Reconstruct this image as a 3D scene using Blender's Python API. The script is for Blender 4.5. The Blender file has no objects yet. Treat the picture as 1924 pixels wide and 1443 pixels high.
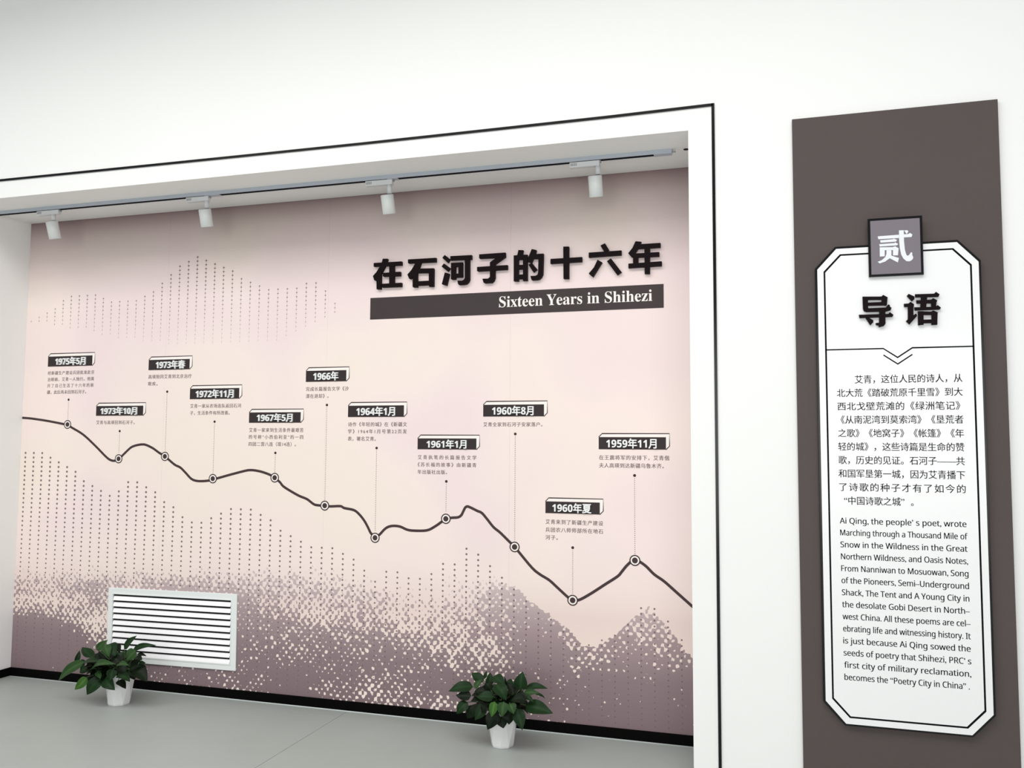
import bpy, bmesh, math, random
import numpy as np
from mathutils import Vector, Matrix

S = bpy.context.scene
COL = S.collection
PI = math.pi

# ------------------------------------------------------------------ camera, sky, lamps, exposure
FPX, YAW, PITCH, ROLL = 1629.0955, 0.2949, 0.0723, 0.0060
CAM = Vector((0.0, -4.0191, 1.5))
fw = Vector((-math.sin(YAW)*math.cos(PITCH), math.cos(YAW)*math.cos(PITCH), math.sin(PITCH)))
r0 = Vector((math.cos(YAW), math.sin(YAW), 0.0))
u0 = r0.cross(fw)
rt = math.cos(ROLL)*r0 + math.sin(ROLL)*u0
up = -math.sin(ROLL)*r0 + math.cos(ROLL)*u0
cd = bpy.data.cameras.new('camera')
cd.sensor_fit = 'HORIZONTAL'; cd.sensor_width = 36.0; cd.lens = FPX*36.0/1924.0
cam = bpy.data.objects.new('camera', cd); COL.objects.link(cam)
m = Matrix.Identity(4)
for i in range(3):
    m[i][0] = rt[i]; m[i][1] = up[i]; m[i][2] = -fw[i]; m[i][3] = CAM[i]
cam.matrix_world = m
S.camera = cam

W = bpy.data.worlds.new('world'); S.world = W; W.use_nodes = True
W.node_tree.nodes['Background'].inputs[0].default_value = (0.965, 0.98, 1.0, 1)
W.node_tree.nodes['Background'].inputs[1].default_value = 0.44

def area(name, loc, size, power, target, color=(1, 1, 1)):
    l = bpy.data.lights.new(name, 'AREA'); l.shape = 'RECTANGLE'
    l.size, l.size_y = size; l.energy = power; l.color = color
    o = bpy.data.objects.new(name, l); COL.objects.link(o); o.location = loc
    o.rotation_euler = (Vector(target)-Vector(loc)).to_track_quat('-Z', 'Y').to_euler()
    o['kind'] = 'helper'
    return o
area('skylight', (-2.5, -3.15, 5.2), (8.0, 2.7), 350, (-2.5, -3.15, 0.0), (1.0, 0.988, 0.968))
area('far_window_fill', (0.5, -8.8, 1.7), (7.0, 2.6), 265, (0.5, 0, 1.2), (1.0, 0.992, 0.98))  # unseen fill light added behind the camera, standing for hall windows

S.view_settings.view_transform = 'Standard'
S.view_settings.look = 'None'
S.view_settings.gamma = 1.0
S.view_settings.use_curve_mapping = False
S.view_settings.exposure = -0.12

# ------------------------------------------------------------------ measurements (metres)
D = 0.5431            # niche depth
ZT = 2.9784           # niche ceiling height
XL, XJ = -4.7755, -0.3685
MY = D-0.004          # mural face

def ray(x, y):
    return fw + rt*((x-962.0)/FPX) - up*((y-721.5)/FPX)
def onY(x, y, Y=MY):
    d = ray(x, y); return CAM + d*((Y-CAM.y)/d.y)
def onZ(x, y, Z=0.0):
    d = ray(x, y); return CAM + d*((Z-CAM.z)/d.z)
def pix(P):
    d = Vector(P)-CAM; z = d.dot(fw)
    return 962+FPX*d.dot(rt)/z, 721.5-FPX*d.dot(up)/z

# ------------------------------------------------------------------ materials
def srgb(r, g, b):
    f = lambda c: (c/255.0)/12.92 if c/255.0 <= 0.04045 else ((c/255.0+0.055)/1.055)**2.4
    return (f(r), f(g), f(b), 1.0)
def mat(name, col, rough=0.6, var=0.03, scale=8.0, bump=0.0, bscale=200.0, spec=0.4, metal=0.0, coat=0.0, stretch=None):
    mt = bpy.data.materials.new(name); mt.use_nodes = True
    nt = mt.node_tree; N = nt.nodes; L = nt.links; b = N['Principled BSDF']
    b.inputs['Roughness'].default_value = rough; b.inputs['Metallic'].default_value = metal
    b.inputs['Specular IOR Level'].default_value = spec; b.inputs['Coat Weight'].default_value = coat
    b.inputs['Coat Roughness'].default_value = 0.05
    tc = N.new('ShaderNodeTexCoord'); src = tc.outputs['Object']
    if stretch:
        mp = N.new('ShaderNodeMapping'); mp.inputs['Scale'].default_value = stretch
        L.new(src, mp.inputs['Vector']); src = mp.outputs['Vector']
    nz = N.new('ShaderNodeTexNoise'); nz.inputs['Scale'].default_value = scale; nz.inputs['Detail'].default_value = 4
    L.new(src, nz.inputs['Vector'])
    mx = N.new('ShaderNodeMix'); mx.data_type = 'RGBA'
    c = np.array(col[:3])
    mx.inputs['A'].default_value = (*(c*(1-var)), 1); mx.inputs['B'].default_value = (*np.minimum(c*(1+var), 1), 1)
    L.new(nz.outputs['Fac'], mx.inputs['Factor']); L.new(mx.outputs['Result'], b.inputs['Base Color'])
    if bump:
        n2 = N.new('ShaderNodeTexNoise'); n2.inputs['Scale'].default_value = bscale; n2.inputs['Detail'].default_value = 3
        L.new(src, n2.inputs['Vector'])
        bp = N.new('ShaderNodeBump'); bp.inputs['Strength'].default_value = bump; bp.inputs['Distance'].default_value = 0.002
        L.new(n2.outputs['Fac'], bp.inputs['Height']); L.new(bp.outputs['Normal'], b.inputs['Normal'])
    return mt

M = {}
M['wall'] = mat('painted_plaster', (0.885, 0.89, 0.875), 0.75, 0.012, 1.3, 0.15, 90)
M['niche'] = mat('niche_paint', (0.88, 0.88, 0.87), 0.75, 0.02, 2.0, 0.15, 90)
M['floor'] = mat('grey_floor_sheet', srgb(161, 167, 163), 0.42, 0.05, 3.0, 0.2, 60, 0.35)
M['screed'] = mat('dark_joint', srgb(120, 122, 118), 0.8)
M['black_gloss'] = mat('black_gloss', (0.004, 0.004, 0.005), 0.2, 0.1, 20, 0, 0, 0.25)
M['black_matt'] = mat('black_skirting', (0.002, 0.002, 0.002), 0.6, 0.1, 20, 0, 0, 0.04)
M['letter_black'] = mat('black_acrylic', (0.007, 0.003, 0.004), 0.5, 0.1, 20, 0, 0, 0.08)
M['board'] = mat('grey_brown_board', srgb(87, 79, 77), 0.6, 0.06, 2.5, 0.25, 300, 0.12)
M['plate'] = mat('white_acrylic', (0.88, 0.885, 0.89), 0.22, 0.005, 3, 0, 0, 0.3)
M['ink'] = mat('black_ink', (0.006, 0.006, 0.008), 0.6, 0.05, 8, 0, 0, 0.03)
M['plaque'] = mat('grey_violet_acrylic', srgb(126, 119, 127), 0.12, 0.02, 6, 0, 0, 0.5)
M['plaque_white'] = mat('white_print', srgb(232, 236, 238), 0.3, 0.01)
M['date_face'] = mat('date_face_print', srgb(54, 46, 47), 0.55, 0.08, 15, 0, 0, 0.2)
M['band'] = mat('band_print', srgb(66, 58, 58), 0.55, 0.06, 12, 0, 0, 0.2)
M['outline'] = mat('outline_print', srgb(60, 45, 46), 0.6, 0.05, 20, 0, 0, 0.2)
M['paper_white'] = mat('white_print_fill', srgb(246, 240, 235), 0.6, 0.01, 10, 0, 0, 0.2)
M['caption'] = mat('caption_ink', srgb(112, 96, 97), 0.6, 0.05, 20, 0, 0, 0.2)
M['curve'] = mat('timeline_ink', srgb(70, 55, 56), 0.6, 0.05, 20, 0, 0, 0.2)
M['raised_white'] = mat('raised_white_letter', (0.86, 0.88, 0.88), 0.4, 0.01, 10)
M['track'] = mat('painted_track', srgb(176, 183, 193), 0.4, 0.03, 10)
M['track_slot'] = mat('track_slot', srgb(8, 9, 18), 0.7, 0.1, 10, 0, 0, 0.05)
M['lamp'] = mat('white_lamp_housing', (0.72, 0.75, 0.74), 0.35, 0.02, 10)
M['adapter'] = mat('lamp_adapter', (0.66, 0.68, 0.69), 0.4, 0.02, 10)
M['adapter_mark'] = mat('adapter_mark', srgb(150, 150, 154), 0.5, 0.1, 90)
M['lens'] = mat('lamp_lens', (0.3, 0.3, 0.3), 0.15)
M['vent'] = mat('vent_frame_enamel', (0.80, 0.84, 0.83), 0.35, 0.01, 10, 0, 0, 0.4)
M['slat'] = mat('vent_slat_enamel', (0.97, 0.97, 0.98), 0.3, 0.01, 10, 0, 0, 0.4)
M['void'] = mat('vent_duct', (0.01, 0.01, 0.013), 0.9)
M['pot'] = mat('white_ceramic', (0.84, 0.85, 0.85), 0.3, 0.01, 10, 0, 0, 0.4)
M['soil'] = mat('potting_soil', (0.03, 0.022, 0.016), 0.95, 0.4, 60, 0.8, 120)
M['stem'] = mat('green_stem', srgb(58, 82, 44), 0.5, 0.15, 30)
M['sealant'] = mat('sealant_bead', srgb(196, 204, 204), 0.5, 0.04, 20)
M['hole'] = mat('dark_hole', (0.006, 0.004, 0.004), 0.9)

def leaf_mat(name, c1, c2):
    mt = bpy.data.materials.new(name); mt.use_nodes = True
    nt = mt.node_tree; N = nt.nodes; L = nt.links; b = N['Principled BSDF']
    b.inputs['Roughness'].default_value = 0.42; b.inputs['Specular IOR Level'].default_value = 0.13
    tc = N.new('ShaderNodeTexCoord'); nz = N.new('ShaderNodeTexNoise'); nz.inputs['Scale'].default_value = 14
    nz.inputs['Detail'].default_value = 5; L.new(tc.outputs['Object'], nz.inputs['Vector'])
    mx = N.new('ShaderNodeMix'); mx.data_type = 'RGBA'; mx.inputs['A'].default_value = c1; mx.inputs['B'].default_value = c2
    L.new(nz.outputs['Fac'], mx.inputs['Factor'])
    at = N.new('ShaderNodeAttribute'); at.attribute_name = 'rib'      # pale midrib
    mx2 = N.new('ShaderNodeMix'); mx2.data_type = 'RGBA'
    mx2.inputs['B'].default_value = (c2[0]*1.9, c2[1]*1.7, c2[2]*1.8, 1)
    mm = N.new('ShaderNodeMath'); mm.operation = 'MULTIPLY'; mm.inputs[1].default_value = 0.5
    L.new(at.outputs['Fac'], mm.inputs[0]); L.new(mm.outputs[0], mx2.inputs['Factor'])
    L.new(mx.outputs['Result'], mx2.inputs['A']); L.new(mx2.outputs['Result'], b.inputs['Base Color'])
    tr = N.new('ShaderNodeBsdfTranslucent'); L.new(mx2.outputs['Result'], tr.inputs['Color'])
    ms = N.new('ShaderNodeMixShader'); ms.inputs[0].default_value = 0.12
    L.new(b.outputs[0], ms.inputs[1]); L.new(tr.outputs[0], ms.inputs[2])
    L.new(ms.outputs[0], N['Material Output'].inputs['Surface'])
    return mt
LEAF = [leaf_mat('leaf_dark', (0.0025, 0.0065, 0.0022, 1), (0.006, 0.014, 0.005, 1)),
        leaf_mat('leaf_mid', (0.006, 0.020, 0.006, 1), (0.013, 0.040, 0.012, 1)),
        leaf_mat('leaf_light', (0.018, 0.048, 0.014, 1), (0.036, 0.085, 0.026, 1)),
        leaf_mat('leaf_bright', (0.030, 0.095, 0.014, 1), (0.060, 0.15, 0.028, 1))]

def mural_mat():
    mt = bpy.data.materials.new('mural_print'); mt.use_nodes = True
    nt = mt.node_tree; N = nt.nodes; L = nt.links; b = N['Principled BSDF']
    b.inputs['Roughness'].default_value = 0.62; b.inputs['Specular IOR Level'].default_value = 0.2
    def math_(op, a, c=None, clamp=False):
        n = N.new('ShaderNodeMath'); n.operation = op; n.use_clamp = clamp
        for i, v in enumerate((a, c)):
            if v is None: continue
            if isinstance(v, (int, float)): n.inputs[i].default_value = v
            else: L.new(v, n.inputs[i])
        return n.outputs[0]
    def ramp(fac, stops):
        n = N.new('ShaderNodeValToRGB'); e = n.color_ramp.elements
        e[0].position, e[0].color = stops[0]; e[1].position, e[1].color = stops[-1]
        for p, c in stops[1:-1]:
            q = e.new(p); q.color = c
        L.new(fac, n.inputs[0]); return n.outputs[0]
    def noise(scale, detail, vec):
        n = N.new('ShaderNodeTexNoise'); n.inputs['Scale'].default_value = scale; n.inputs['Detail'].default_value = detail
        L.new(vec, n.inputs['Vector']); return n
    tc = N.new('ShaderNodeTexCoord'); P = tc.outputs['Object']
    # warped coordinates for the halftone screen
    nw = noise(11.0, 3, P)
    vm = N.new('ShaderNodeVectorMath'); vm.operation = 'MULTIPLY_ADD'
    L.new(nw.outputs['Color'], vm.inputs[0]); vm.inputs[1].default_value = (0.030, 0, 0.030); L.new(P, vm.inputs[2])
    sp = N.new('ShaderNodeSeparateXYZ'); L.new(vm.outputs[0], sp.inputs[0])
    s0 = N.new('ShaderNodeSeparateXYZ'); L.new(P, s0.inputs[0])
    sx = math_('COSINE', math_('MULTIPLY', sp.outputs['X'], PI/0.0198))
    sz = math_('COSINE', math_('MULTIPLY', sp.outputs['Z'], PI/0.0240))
    scr = math_('MULTIPLY', sx, sz)
    scr = math_('ADD', scr, math_('MULTIPLY', math_('SUBTRACT', math_('MULTIPLY', sz, sz), math_('MULTIPLY', sx, sx)), 0.16))
    vo = N.new('ShaderNodeTexVoronoi'); vo.inputs['Scale'].default_value = 31.0; L.new(P, vo.inputs['Vector'])
    vs_ = N.new('ShaderNodeSeparateXYZ'); L.new(vo.outputs['Color'], vs_.inputs[0])
    at = N.new('ShaderNodeAttribute'); at.attribute_name = 'tone'
    n1 = noise(25.0, 3, P); n2 = noise(5.0, 2, P)
    t = math_('ADD', at.outputs['Fac'], math_('MULTIPLY', math_('SUBTRACT', n1.outputs['Fac'], 0.5), 3.0))
    t = math_('ADD', t, math_('MULTIPLY', math_('SUBTRACT', vs_.outputs['X'], 0.5), 0.75))
    t = math_('ADD', t, math_('MULTIPLY', math_('SUBTRACT', n2.outputs['Fac'], 0.5), 0.9))
    f = math_('ADD', math_('MULTIPLY', scr, 0.88), t)
    mask = math_('ADD', math_('MULTIPLY', f, 6.0), 0.5, True)           # 1 = pale paper, 0 = mauve
    zn = math_('DIVIDE', s0.outputs['Z'], 3.0, True)
    # paper: cream with soft pink patches
    np_ = noise(1.1, 1, P)
    paper = ramp(np_.outputs['Fac'], [(0.35, srgb(241, 229, 218)), (0.5, srgb(243, 227, 222)), (0.65, srgb(238, 220, 220))])
    mauve = ramp(zn, [(0.0, srgb(126, 108, 112)), (0.10, srgb(140, 122, 126)), (0.17, srgb(165, 146, 149)),
                      (0.235, srgb(197, 180, 181)), (0.28, srgb(222, 207, 205)), (0.30, srgb(238, 224, 218))])
    dots = ramp(zn, [(0.0, srgb(246, 232, 224)), (0.12, srgb(240, 222, 212)), (0.2, srgb(233, 214, 208)), (0.27, srgb(240, 224, 218)), (0.4, srgb(242, 227, 220))])
    fac_hi = math_('MULTIPLY', math_('SUBTRACT', zn, 0.2), 8.0, True)
    mxa = N.new('ShaderNodeMix'); mxa.data_type = 'RGBA'; L.new(fac_hi, mxa.inputs['Factor']); L.new(dots, mxa.inputs['A']); L.new(paper, mxa.inputs['B'])
    mxb = N.new('ShaderNodeMix'); mxb.data_type = 'RGBA'; L.new(mask, mxb.inputs['Factor']); L.new(mauve, mxb.inputs['A']); L.new(mxa.outputs['Result'], mxb.inputs['B'])
    # mauve tint deepening towards the top
    top_tint = ramp(zn, [(0.0, (0, 0, 0, 1)), (0.80, (0, 0, 0, 1)), (0.90, (0.18, 0.18, 0.18, 1)), (0.95, (0.52, 0.52, 0.52, 1)), (0.977, (0.82, 0.82, 0.82, 1)), (0.995, (1, 1, 1, 1))])
    mxc = N.new('ShaderNodeMix'); mxc.data_type = 'RGBA'; L.new(top_tint, mxc.inputs['Factor']); L.new(mxb.outputs['Result'], mxc.inputs['A'])
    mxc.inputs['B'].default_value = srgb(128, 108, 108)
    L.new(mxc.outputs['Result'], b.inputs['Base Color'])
    # woven vinyl relief
    n3 = noise(700, 1, P); bp = N.new('ShaderNodeBump'); bp.inputs['Strength'].default_value = 0.12; bp.inputs['Distance'].default_value = 0.0006
    L.new(n3.outputs['Fac'], bp.inputs['Height']); L.new(bp.outputs['Normal'], b.inputs['Normal'])
    return mt
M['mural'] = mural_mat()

def fade_mat(name, col):
    mt = bpy.data.materials.new(name); mt.use_nodes = True
    nt = mt.node_tree; N = nt.nodes; L = nt.links; b = N['Principled BSDF']
    b.inputs['Base Color'].default_value = col; b.inputs['Roughness'].default_value = 0.6
    at = N.new('ShaderNodeAttribute'); at.attribute_name = 'fade'; L.new(at.outputs['Fac'], b.inputs['Alpha'])
    nz = N.new('ShaderNodeTexNoise'); nz.inputs['Scale'].default_value = 30
    mx = N.new('ShaderNodeMix'); mx.data_type = 'RGBA'; L.new(nz.outputs['Fac'], mx.inputs['Factor'])
    mx.inputs['A'].default_value = col; mx.inputs['B'].default_value = (col[0]*1.15, col[1]*1.15, col[2]*1.15, 1)
    L.new(mx.outputs['Result'], b.inputs['Base Color'])
    return mt
M['dots'] = fade_mat('dot_ink', srgb(124, 106, 108))

# ------------------------------------------------------------------ mesh helpers
def raw(name, V, F, material, parent=None, smooth=False, attrs=None):
    me = bpy.data.meshes.new(name); me.from_pydata([tuple(v) for v in V], [], [tuple(f) for f in F]); me.update()
    me.materials.append(material)
    if smooth:
        for p in me.polygons: p.use_smooth = True
    if attrs:
        for k, vals in attrs.items():
            a = me.attributes.new(k, 'FLOAT', 'POINT'); a.data.foreach_set('value', np.asarray(vals, 'f'))
    o = bpy.data.objects.new(name, me); COL.objects.link(o)
    if parent:
        o.parent = parent
        o.matrix_parent_inverse = Matrix.Translation(-parent.location)
    return o
class MB:
    def __init__(s): s.V = []; s.F = []
    def add(s, V, F):
        n = len(s.V); s.V += [tuple(v) for v in V]; s.F += [tuple(i+n for i in f) for f in F]; return s
    def box(s, x0, x1, y0, y1, z0, z1):
        return s.add([(x0,y0,z0),(x1,y0,z0),(x1,y1,z0),(x0,y1,z0),(x0,y0,z1),(x1,y0,z1),(x1,y1,z1),(x0,y1,z1)],
                     [(0,3,2,1),(4,5,6,7),(0,1,5,4),(1,2,6,5),(2,3,7,6),(3,0,4,7)])
    def prism(s, poly, y0, y1):
        # poly: (x,z) counter-clockwise seen from -Y; y0 front, y1 back
        a = sum(poly[i][0]*poly[(i+1) % len(poly)][1]-poly[(i+1) % len(poly)][0]*poly[i][1] for i in range(len(poly)))
        if a < 0: poly = poly[::-1]
        n = len(poly); V = [(x, y0, z) for x, z in poly]+[(x, y1, z) for x, z in poly]
        F = [tuple(range(n)), tuple(range(2*n-1, n-1, -1))]+[(i, i+n, (i+1) % n+n, (i+1) % n) for i in range(n)]
        return s.add(V, F)
    def build(s, name, material, parent=None, smooth=False): return raw(name, s.V, s.F, material, parent, smooth)
def bevel(o, w, seg=2):
    md = o.modifiers.new('edge', 'BEVEL'); md.width = w; md.segments = seg; md.limit_method = 'ANGLE'; return o
def ringprism(outer, inner, y0, y1):
    n = len(outer); V = [(x, y0, z) for x, z in outer]+[(x, y0, z) for x, z in inner]+[(x, y1, z) for x, z in outer]+[(x, y1, z) for x, z in inner]
    F = []
    for i in range(n):
        j = (i+1) % n
        F += [(i, j, n+j, n+i), (2*n+j, 2*n+i, 3*n+i, 3*n+j), (j, i, 2*n+i, 2*n+j), (n+i, n+j, 3*n+j, 3*n+i)]
    return V, F
def tube(pts, r, n=8, cap=True):
    V = []; F = []; pts = [Vector(p) for p in pts]
    for i, p in enumerate(pts):
        a = (pts[min(i+1, len(pts)-1)]-pts[max(i-1, 0)]).normalized()
        u = a.orthogonal().normalized() if i == 0 else (u-a*u.dot(a)).normalized()
        v = a.cross(u); rr = r[i] if isinstance(r, (list, tuple)) else r
        V += [p+u*math.cos(2*PI*k/n)*rr+v*math.sin(2*PI*k/n)*rr for k in range(n)]
    for i in range(len(pts)-1):
        for k in range(n):
            F.append((i*n+k, i*n+(k+1) % n, (i+1)*n+(k+1) % n, (i+1)*n+k))
    if cap: F += [tuple(range(n-1, -1, -1)), tuple((len(pts)-1)*n+k for k in range(n))]
    return V, F
def ribbon(P, w, Y):
    # flat printed line of width w along (x,z) points
    P = [Vector((p[0], p[1])) for p in P]; V = []; F = []
    for i, p in enumerate(P):
        a = P[max(i-1, 0)]; b = P[min(i+1, len(P)-1)]
        t = (b-a).normalized(); n = Vector((-t.y, t.x))
        if 0 < i < len(P)-1:
            t1 = (p-a).normalized(); k = max(0.5, n.dot(Vector((-t1.y, t1.x))))
        else: k = 1
        V += [(p.x+n.x*w/2/k, Y, p.y+n.y*w/2/k), (p.x-n.x*w/2/k, Y, p.y-n.y*w/2/k)]
    for i in range(len(P)-1): F.append((2*i, 2*i+1, 2*i+3, 2*i+2))
    return V, F
def disc(x, z, r, Y, n=24):
    return [(x+r*math.cos(2*PI*k/n), Y, z+r*math.sin(2*PI*k/n)) for k in range(n)], [tuple(range(n))]
def annulus(x, z, r1, r0, Y, n=28):
    V = [(x+r*math.cos(2*PI*k/n), Y, z+r*math.sin(2*PI*k/n)) for r in (r1, r0) for k in range(n)]
    return V, [(k, (k+1) % n, n+(k+1) % n, n+k) for k in range(n)]
def empty(name, loc=(0, 0, 0)):
    o = bpy.data.objects.new(name, None); COL.objects.link(o); o.location = loc; o.empty_display_size = 0.05; return o
def tag(o, label=None, cat=None, group=None, kind=None):
    if label: o['label'] = label
    if cat: o['category'] = cat
    if group: o['group'] = group
    if kind: o['kind'] = kind
    return o
def struct(o, label=None): return tag(o, label=label, kind='structure')

# ---- lettering
_tc = bpy.data.curves.new('lettering_source', 'FONT'); _to = bpy.data.objects.new('lettering_source', _tc); COL.objects.link(_to)
def glyphs(body, spacing=1.0, offset=0.0, extrude=0.0, res=3):
    _tc.body = body; _tc.size = 1.0; _tc.space_character = spacing; _tc.offset = offset
    _tc.extrude = extrude; _tc.resolution_u = res; _tc.fill_mode = 'BOTH' if extrude else 'FRONT'
    bpy.context.view_layer.update(); dg = bpy.context.evaluated_depsgraph_get()
    me = bpy.data.meshes.new_from_object(_to.evaluated_get(dg), depsgraph=dg)
    V = np.empty(len(me.vertices)*3, 'f'); me.vertices.foreach_get('co', V); V = V.reshape(-1, 3)
    F = [tuple(p.vertices) for p in me.polygons]; bpy.data.meshes.remove(me)
    return V.astype(float), F
def fit_line(body, x0, x1, zbase, size, Y, offset=0.0, res=2):
    """a line of print from x0 to x1 (x1 None: natural width); base line at zbase"""
    sp = 1.0
    if x1 is not None:
        w1 = np.ptp(glyphs(body, 1.0)[0][:, 0])*size; w2 = np.ptp(glyphs(body, 1.5)[0][:, 0])*size
        sp = max(0.985, 1.0+0.5*((x1-x0)-w1)/(w2-w1))
    V, F = glyphs(body, sp, offset, 0.0, res)
    k = 1.0 if x1 is None else (x1-x0)/(np.ptp(V[:, 0])*size)
    X = x0+(V[:, 0]-V[:, 0].min())*size*k
    return [(X[i], Y, zbase+V[i, 1]*size) for i in range(len(V))], F
def heavier(V, F, dx):
    # a second impression a hair to the side thickens the print
    n = len(V); return list(V)+[(x+dx, y-0.00003, z) for x, y, z in V], list(F)+[tuple(i+n for i in f) for f in F]
def fit_box(body, x0, x1, z0, z1, Yf, Yb, offset=0.0, spacing=1.0, res=4):
    """raised lettering filling the box; front face at Yf, back at Yb"""
    V, F = glyphs(body, spacing, offset, 0.5, res)
    a = V.min(0); b = V.max(0)
    X = x0+(V[:, 0]-a[0])/(b[0]-a[0])*(x1-x0); Z = z0+(V[:, 1]-a[1])/(b[1]-a[1])*(z1-z0)
    Y = Yb+(V[:, 2]-a[2])/(b[2]-a[2])*(Yf-Yb)
    return list(zip(X, Y, Z)), F

_oc = {}
def bold_loops(ch, off, res=110, pn=6.0):
    """outline loops of one glyph thickened by off (em), traced from a distance field"""
    key = (ch, off)
    if key in _oc: return _oc[key]
    V, F = glyphs(ch, 1.0, 0.0, 0.0, 4); P = V[:, :2]
    pad = off+0.04; lo = P.min(0)-pad; hi = P.max(0)+pad; h = 1.0/res
    gx = np.arange(lo[0], hi[0]+h, h); gz = np.arange(lo[1], hi[1]+h, h)
    GX, GZ = np.meshgrid(gx, gz, indexing='ij'); G = np.stack([GX.ravel(), GZ.ravel()], 1)
    ins = np.zeros(len(G), bool); cnt = {}
    for f in F:
        for k in range(len(f)):
            e = (f[k], f[(k+1) % len(f)]); e = (min(e), max(e)); cnt[e] = cnt.get(e, 0)+1
        for k in range(1, len(f)-1):
            a, b, c = P[f[0]], P[f[k]], P[f[k+1]]
            d1 = (b[0]-a[0])*(G[:, 1]-a[1])-(b[1]-a[1])*(G[:, 0]-a[0])
            d2 = (c[0]-b[0])*(G[:, 1]-b[1])-(c[1]-b[1])*(G[:, 0]-b[0])
            d3 = (a[0]-c[0])*(G[:, 1]-c[1])-(a[1]-c[1])*(G[:, 0]-c[0])
            ins |= ((d1 >= 0) & (d2 >= 0) & (d3 >= 0)) | ((d1 <= 0) & (d2 <= 0) & (d3 <= 0))
    dist = np.full(len(G), 9.0)
    for (i, j), n in cnt.items():
        if n != 1: continue
        a, b = P[i], P[j]; ab = b-a; L2 = ab@ab+1e-12
        t = np.clip(((G-a)@ab)/L2, 0, 1); d = np.abs(G-(a+t[:, None]*ab))
        m_ = d.max(1)+1e-9
        dist = np.minimum(dist, m_*((d[:, 0]/m_)**pn+(d[:, 1]/m_)**pn)**(1/pn))
    ph = (np.where(ins, -dist, dist)-off).reshape(GX.shape)
    segs = {}
    def pt(i, j, k, l):
        a, b = ph[i, j], ph[k, l]; t = a/(a-b)
        return (i+(k-i)*t, j+(l-j)*t)
    nx_, nz_ = ph.shape; inn = ph < 0
    code = inn[:-1, :-1]*1+inn[1:, :-1]*2+inn[1:, 1:]*4+inn[:-1, 1:]*8
    E = {0: lambda i, j: (('h', i, j), pt(i, j, i+1, j)), 1: lambda i, j: (('v', i+1, j), pt(i+1, j, i+1, j+1)),
         2: lambda i, j: (('h', i, j+1), pt(i, j+1, i+1, j+1)), 3: lambda i, j: (('v', i, j), pt(i, j, i, j+1))}
    T = {1: [(3, 0)], 2: [(0, 1)], 3: [(3, 1)], 4: [(1, 2)], 5: [(3, 0), (1, 2)], 6: [(0, 2)], 7: [(3, 2)], 8: [(2, 3)], 9: [(2, 0)], 10: [(0, 1), (2, 3)], 11: [(2, 1)], 12: [(1, 3)], 13: [(1, 0)], 14: [(0, 3)]}
    nxt = {}; pos = {}
    for i, j in zip(*np.nonzero((code > 0) & (code < 15))):
        for a, b in T[int(code[i, j])]:
            ka, pa = E[a](i, j); kb, pb = E[b](i, j); nxt[ka] = kb; pos[ka] = pa; pos[kb] = pb
    loops = []
    while nxt:
        k0 = next(iter(nxt)); k = k0; lp = []
        while k in nxt: lp.append(pos[k]); k = nxt.pop(k)
        lp = [(lo[0]+p[0]*h, lo[1]+p[1]*h) for p in lp]
        # simplify
        def rdp(a):
            if len(a) < 3: return a
            p, q = np.array(a[0]), np.array(a[-1]); d = q-p; L_ = np.hypot(*d)+1e-12; A_ = np.array(a)-p
            ds = np.abs(A_[:, 0]*d[1]-A_[:, 1]*d[0])/L_ if L_ > 1e-9 else np.hypot(A_[:, 0], A_[:, 1])
            k = int(ds.argmax())
            if ds[k] < 0.0028: return [a[0], a[-1]]
            return rdp(a[:k+1])[:-1]+rdp(a[k:])
        m2 = len(lp)//2; sm = rdp(lp[:m2+1])[:-1]+rdp(lp[m2:]+[lp[0]])[:-1]
        if len(sm) >= 3: loops.append(sm)
    _oc[key] = loops
    return loops
def bold_text(items, off, extrude):
    """items: (char, x shift in em) -> filled mesh arrays"""
    cu = bpy.data.curves.new('tmp', 'CURVE'); cu.dimensions = '2D'; cu.fill_mode = 'BOTH'; cu.extrude = extrude
    for ch, dx in items:
        for lp in bold_loops(ch, off if ord(ch) < 0x10000 else 0.004):
            sp = cu.splines.new('POLY'); sp.points.add(len(lp)-1); sp.use_cyclic_u = True
            for p, (x, y) in zip(sp.points, lp): p.co = (x+dx, y, 0, 1)
    ob = bpy.data.objects.new('tmp', cu); COL.objects.link(ob); bpy.context.view_layer.update()
    dg = bpy.context.evaluated_depsgraph_get(); me = bpy.data.meshes.new_from_object(ob.evaluated_get(dg), depsgraph=dg)
    V = np.array([v.co[:] for v in me.vertices]); F = [tuple(p.vertices) for p in me.polygons]
    bpy.data.meshes.remove(me); bpy.data.objects.remove(ob); bpy.data.curves.remove(cu)
    return V, F
def box_fit(V, x0, x1, z0, z1, Yf, Yb):
    a = V.min(0); b = V.max(0)
    return list(zip(x0+(V[:, 0]-a[0])/(b[0]-a[0])*(x1-x0), Yb+(V[:, 2]-a[2])/(b[2]-a[2])*(Yf-Yb), z0+(V[:, 1]-a[1])/(b[1]-a[1])*(z1-z0)))
def date_mesh(date, x0, x1, z0, z1, Yf, Yb):
    items = []; x = 0.0
    for c in date:
        if c.isdigit(): items.append((chr(0x1D7EC+int(c)), x)); x += 0.575
        else: items.append((c, x)); x += 1.0
    V, F = bold_text(items, 0.020, 0.5); return box_fit(V, x0, x1, z0, z1, Yf, Yb), F

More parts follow.
